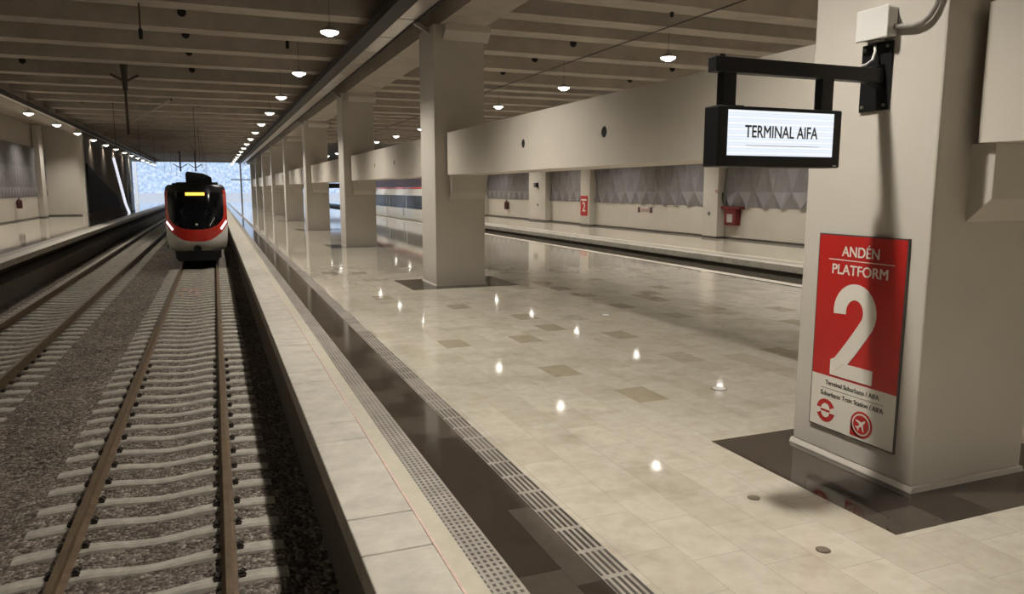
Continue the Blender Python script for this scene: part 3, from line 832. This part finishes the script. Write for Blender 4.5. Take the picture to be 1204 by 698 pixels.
# small floor plates
def floor_plate(x, y, r, lab):
    t = empty('floor_plate', (x, y, 0))
    MB().lathe([(r,-.01),(r,.004),(r*.86,.006)], (x,y,0), 20).build('rim', plain('tarnished_rim', (.14,.12,.09), .45, metal=.4), t)
    MB().lathe([(r*.84,.0),(r*.82,.008),(r*.3,.009)], (x,y,0), 20).build('lid', GREYPL if r > .06 else plain('tarnished_lid', (.20,.17,.13), .45, metal=.3), t)
    tag(t, lab, 'floor plate')
floor_plate(5.76, 7.44, .10, 'small pale round floor plate left of the nearest column')
floor_plate(3.80, 3.70, .05, 'small dark floor plate at the lower right of the frame')
floor_plate(3.94, 4.59, .05, 'small dark floor plate before the dark stone square')
floor_plate(7.1, 12.8, .09, 'small pale round floor plate out in the middle of the marble')

# ------------------------------------------------------------------ trains
def make_train(xc, y0, length, label, fairing):
    t = empty('train', (xc, y0+length/2, RAILZ))
    Z = lambda z: z + EYE
    prof = [(-2.86,1.16),(-2.75,1.24),(-2.45,1.30),(-1.9,1.335),(-1.2,1.34),(-.5,1.335),(-.13,1.325),(.05,1.30),(.14,1.25),(.20,1.15)]
    def hw(z):
        for (a, wa), (b, wb) in zip(prof[:-1], prof[1:]):
            if a <= z <= b: return wa + (wb-wa)*(z-a)/(b-a)
        return prof[-1][1]
    def nose(u, z):
        s = max(0, (z+1.9)/2.1)
        return y0 + .75*abs(u)**3.2 + .55*s**1.7 + .25*max(0, (-2.3-z)/.5)**2
    NU, NZ = 100, 110
    z0, z1 = -2.86, .20
    pts = [[None]*(NU+1) for _ in range(NZ+1)]
    for j in range(NZ+1):
        z = z0 + (z1-z0)*j/NZ
        for i in range(NU+1):
            u = -1 + 2*i/NU; pts[j][i] = (xc + u*hw(z), nose(u, z), Z(z))
    parts = {'windscreen': MB(), 'red_mask': MB(), 'white_apron': MB(), 'cab_roof': MB()}
    def zone(u, z):
        x = abs(u)*1.335
        if z > -.05 or (z > -.17 and x < 1.20): return 'cab_roof'
        # windscreen: wide at the top, rounded towards the bottom
        lim = 1.19 if z > -1.0 else 1.19*max(0, 1-((-1.0-z)/.86)**2.6)**.42 if z > -1.86 else 0
        if z > -1.86 and x < lim: return 'windscreen'
        if z > -2.42 + .78*abs(u)**2.8: return 'red_mask'
        return 'white_apron'
    for j in range(NZ):
        zc = z0 + (z1-z0)*(j+.5)/NZ
        for i in range(NU):
            u = -1 + 2*(i+.5)/NU
            parts[zone(u, zc)].add([pts[j][i], pts[j][i+1], pts[j+1][i+1], pts[j+1][i]], [(0,1,2,3)])
    mats = {'windscreen': TGLASS, 'red_mask': TRED, 'white_apron': TWHITE, 'cab_roof': TBLACK}
    for nme, mb in parts.items():
        o = mb.build(nme, mats[nme], t, smooth=True)
        bm = bmesh.new(); bm.from_mesh(o.data); bmesh.ops.remove_doubles(bm, verts=bm.verts, dist=1e-4)
        bmesh.ops.recalc_face_normals(bm, faces=bm.faces)
        c = sum((f.normal.y for f in bm.faces))
        if c > 0: bmesh.ops.reverse_faces(bm, faces=bm.faces)
        bm.to_mesh(o.data); bm.free()
        for p in o.data.polygons: p.use_smooth = True
    # body sides and roof behind the nose
    side = []
    for z, w in prof: side.append((w, z))
    ring = [(xc+w, Z(z)) for w, z in side] + [(xc-w, Z(z)) for w, z in side[::-1]]
    ye = [nose(1, z) for w, z in side] + [nose(1, z) for w, z in side[::-1]]
    n = len(ring); m = MB()
    vs = [(p[0], y, p[1]) for p, y in zip(ring, ye)] + [(p[0], y0+length, p[1]) for p in ring]
    m.add(vs, [(i, (i+1) % n, n+(i+1) % n, n+i) for i in range(n)] + [tuple(range(n, 2*n))])
    m.build('car_body', TWHITE, t)
    # red cab sides and band of dark windows, doors
    for sg in (-1, 1):
        X = xc + sg*1.345
        a, b = sorted((X, X - sg*.02))
        MB().prism([(y0+1.25,Z(-.15)),(y0+4.0,Z(-.15)),(y0+2.6,Z(-1.75)),(y0+.98,Z(-1.70))], a, b, 'x').build('cab_side_panel', TRED, t)
        if sg < 0:
            y = y0 + 4.2
            while y < y0+length-3:
                MB().box(a-.005, b, y, min(y+6.2, y0+length-1), Z(-1.54), Z(-.52)).build('window', TGLASS, t)
                y += 6.4
            y = y0 + 5.0
            while y < y0+length-3:
                MB().box(a-.012, b, y, y+.05, Z(-2.2), Z(-.43)).build('door_edge', STEEL, t); y += 6.4
            MB().box(a-.004, b, y0+1.3, y0+length-.5, Z(-2.75), Z(-2.62)).build('sill_stripe', DARKST, t)
            if fairing:
                MB().box(a+.03, b+.5, y0+3, y0+length-1, Z(.02), Z(.80)).build('roof_fairing', plain('maroon_fairing', (.035,.010,.011), .3), t)
                MB().box(a+.015, b+.4, y0+3, y0+length-1, Z(.02), Z(.13)).build('red_stripe', TRED, t)
    # underframe, coupler, deflector
    MB().box(xc-1.0, xc+1.0, y0+.75, y0+length-.5, Z(-3.25), Z(-2.80)).build('underframe', TBLACK, t)
    MB().prism([(xc-1.02,Z(-2.86)),(xc+1.02,Z(-2.86)),(xc+.88,Z(-3.34)),(xc-.88,Z(-3.34))], y0+.30, y0+.55).build('deflector', TBLACK, t, bevel=.03)
    MB().tube([(xc-.02,y0-.18,Z(-2.74)),(xc-.02,y0+.4,Z(-2.74))], [.17,.14], 18).build('coupler', TBLACK, t)
    for yy in (y0+2.2, y0+4.6):
        for sx in (-1, 1):
            m = MB(); m.tube([(xc+sx*(GA-.06), yy, RAILZ+.435), (xc+sx*(GA+.06), yy, RAILZ+.435)], .43, 24); m.build('wheel', RUST, t)
    # head-lamps, destination panel, emblem, reflection-free wiper
    for sg in (-1, 1):
        q = []
        for u, z in ((.955,-1.46),(.985,-1.55),(.80,-1.90),(.755,-1.83)):
            q.append((xc + sg*u*hw(z), nose(u, z) - .05, Z(z)))
        q2 = [(x, y+.12, z) for x, y, z in q]
        MB().add(q+q2, [(0,1,2,3),(7,6,5,4),(0,1,5,4),(1,2,6,5),(2,3,7,6),(3,0,4,7)]).build('headlight', HEADL, t)
    MB().box(xc-.42, xc+.40, nose(0,-.22)-.10, nose(0,-.22)+.05, Z(-.295), Z(-.165)).build('destination_panel', LEDO, t)
    MB().tube([(xc+.0, nose(0,-1.62)-.012, Z(-1.62)), (xc+.0, nose(0,-1.62)+.02, Z(-1.62))], .055, 14).build('emblem', GREYPL, t)
    MB().tube([(xc+.55, nose(.4,-1.60)-.02, Z(-1.70)), (xc+.78, nose(.58,-1.2)-.03, Z(-1.32))], .018, 6).build('wiper', GREYPL, t)
    # equipment on the roof
    MB().box(xc-.85, xc+1.02, y0+1.7, y0+6.0, Z(.14), Z(.32)).build('roof_plinth', TBLACK, t, bevel=.05)
    MB().prism([(xc-.42,Z(.30)),(xc+.76,Z(.30)),(xc+.74,Z(.56)),(xc+.56,Z(.66)),(xc+.40,Z(.74)),(xc-.36,Z(.84)),(xc-.43,Z(.72))], y0+2.2, y0+5.4).build('roof_pod', TBLACK, t, bevel=.05)
    MB().box(xc-1.02, xc-.7, y0+1.7, y0+3.2, Z(.14), Z(.28)).build('antenna_box', TBLACK, t, bevel=.03)
    tag(t, label, 'train')
make_train(T1, 37.3, 52, 'red and white train with black windscreen standing on the right-hand track', False)
make_train(15.76, 48.8, 36, 'red and white train at the far right track, seen between the columns', True)

# ------------------------------------------------------------------ overhead line
t = empty('catenary_support', (-3.0, 33.4, 6.0))
MB().box(-3.55, -2.45, 33.1, 33.7, 7.40, 7.53).build('mount_plate', BLACK, t)
MB().tube([(-3.0,33.4,7.42),(-3.0,33.4,7.0),(-3.0,33.4,6.3)], [.16,.12,.09], 10).build('drop_post', DARKST, t)
MB().tube([(-3.0,33.4,6.4),(-3.0,33.4,4.6)], .05, 8).build('lower_tube', DARKST, t)
MB().tube([(-3.0,33.4,6.62),(-3.5,33.4,6.9)], .05, 8).build('brace', DARKST, t)
MB().tube([(-3.0,33.4,6.62),(-2.5,33.4,6.9)], .05, 8).build('brace', DARKST, t)
tag(t, 'dark overhead line post hanging from the roof between the tracks', 'catenary post')
t = empty('overhead_stay', (-1.6, 42, 6.3))
MB().tube([(-1.75,42,6.92),(-3.55,42,5.78)], .045, 8).build('stay_tube', STEEL, t)
MB().tube([(-1.75,42,ST+.01),(-1.75,42,6.85)], .05, 8).build('insulator', DARKST, t)
tag(t, 'slanting pale stay tube under the roof over the tracks', 'overhead stay')
for x, lab in ((T1, 'thin overhead contact wire above the train'), (T2, 'thin overhead contact wire above the empty left track')):
    t = empty('overhead_wire', (x, 34, 4.35))
    MB().tube([(x, 34, 4.35), (x, HALL1+38, 4.35)], .012, 6).build('contact_wire', BLACK, t)
    for k in range(3, 10):
        y = COLY + BAY*k - 1.55
        MB().tube([(x, y, 4.35), (x, y, SB+.05)], .012, 6).build('hanger_rod', BLACK, t)
    tag(t, lab, 'wire')
for yy, x, lab in ((100, -3.6, 'thin dark catenary dropper left of the train roof'), (100, -1.9, 'thin dark catenary dropper above the train roof')):
    t = empty('catenary_dropper', (x, yy, 6))
    MB().tube([(x,yy,ST+.01),(x,yy,4.6)], .09, 8).build('post', DARKST, t)
    MB().tube([(x-.8,yy,5.5),(x,yy,5.0),(x+.8,yy,5.5)], .05, 8).build('yoke', DARKST, t)
    tag(t, lab, 'catenary post')
# pale steel strip across the roof far back
for yy, x0, x1, lab in ((66, -4.3, -.5, 'pale strip across the roof far above the train'),):
    tag(MB().box(x0, x1, yy, yy+.25, SB-.10, SB-.0).build('roof_strip', STEEL), lab, 'roof strip')

# ------------------------------------------------------------------ outside the far end
struct(MB().box(-90, 120, HALL1+14, 330, -2.2, -1.75).build('ground_outside', EXTG))
struct(MB().box(-90, 120, 245, 246, -2, 1.2).build('wall_outside_parapet', EXTG))
t = empty('signal_mast', (6.0, 141, 0))
MB().tube([(4.6,141,0),(4.6,141,8.5)], .14, 10).build('pole', DARKST, t)
MB().tube([(2.9,141,4.1),(6.4,141,4.1)], .09, 8).build('cross_arm', DARKST, t)
tag(t, 'dark mast with a cross arm in the daylight beyond the hall', 'mast')
for x, y, w, lab in ((-13.6, 143, .9, 'bright white post outside the far left end of the hall'), (-12.0, 140, .5, 'slim white post outside, next to the bright wide one')):
    tag(MB().box(x-w/2, x+w/2, y, y+w, -2, 9).build('white_post', EXTW, bevel=.03), lab, 'post', 'white posts outside')
struct(MB().box(6.6, 24.0, HALL1-.4, HALL1, 2.62, 3.42).build('trim_70', DARKST))
struct(MB().box(6.6, 24.0, HALL1-.4, HALL1, 4.9, 6.75).build('trim_71', CONC))

# ------------------------------------------------------------------ world, sun, view
w = bpy.data.worlds.new('sky'); SC.world = w; w.use_nodes = True
nt = w.node_tree; nt.nodes.clear()
out = nt.nodes.new('ShaderNodeOutputWorld'); bg = nt.nodes.new('ShaderNodeBackground')
tc = nt.nodes.new('ShaderNodeTexCoord'); nz = nt.nodes.new('ShaderNodeTexNoise'); nz.inputs['Scale'].default_value = 300; nz.inputs['Detail'].default_value = 5
rp_ = nt.nodes.new('ShaderNodeValToRGB'); e = rp_.color_ramp.elements
e[0].position = .38; e[0].color = (.36,.50,.74,1); e[1].position = .66; e[1].color = (.66,.78,.95,1)
nt.links.new(tc.outputs['Generated'], nz.inputs['Vector']); nt.links.new(nz.outputs[0], rp_.inputs[0])
nt.links.new(rp_.outputs[0], bg.inputs[0]); bg.inputs[1].default_value = 1.2; nt.links.new(bg.outputs[0], out.inputs[0])
sd = bpy.data.lights.new('sun', 'SUN'); sd.energy = 2.2; sd.angle = .01; sd.color = (1,.97,.92)
so = bpy.data.objects.new('sun', sd); COL.objects.link(so); so.rotation_euler = (math.radians(42), 0, math.radians(-12))

SC.view_settings.view_transform = 'Standard'; SC.view_settings.look = 'None'
SC.view_settings.gamma = 1; SC.view_settings.use_curve_mapping = False
SC.view_settings.exposure = 0.0
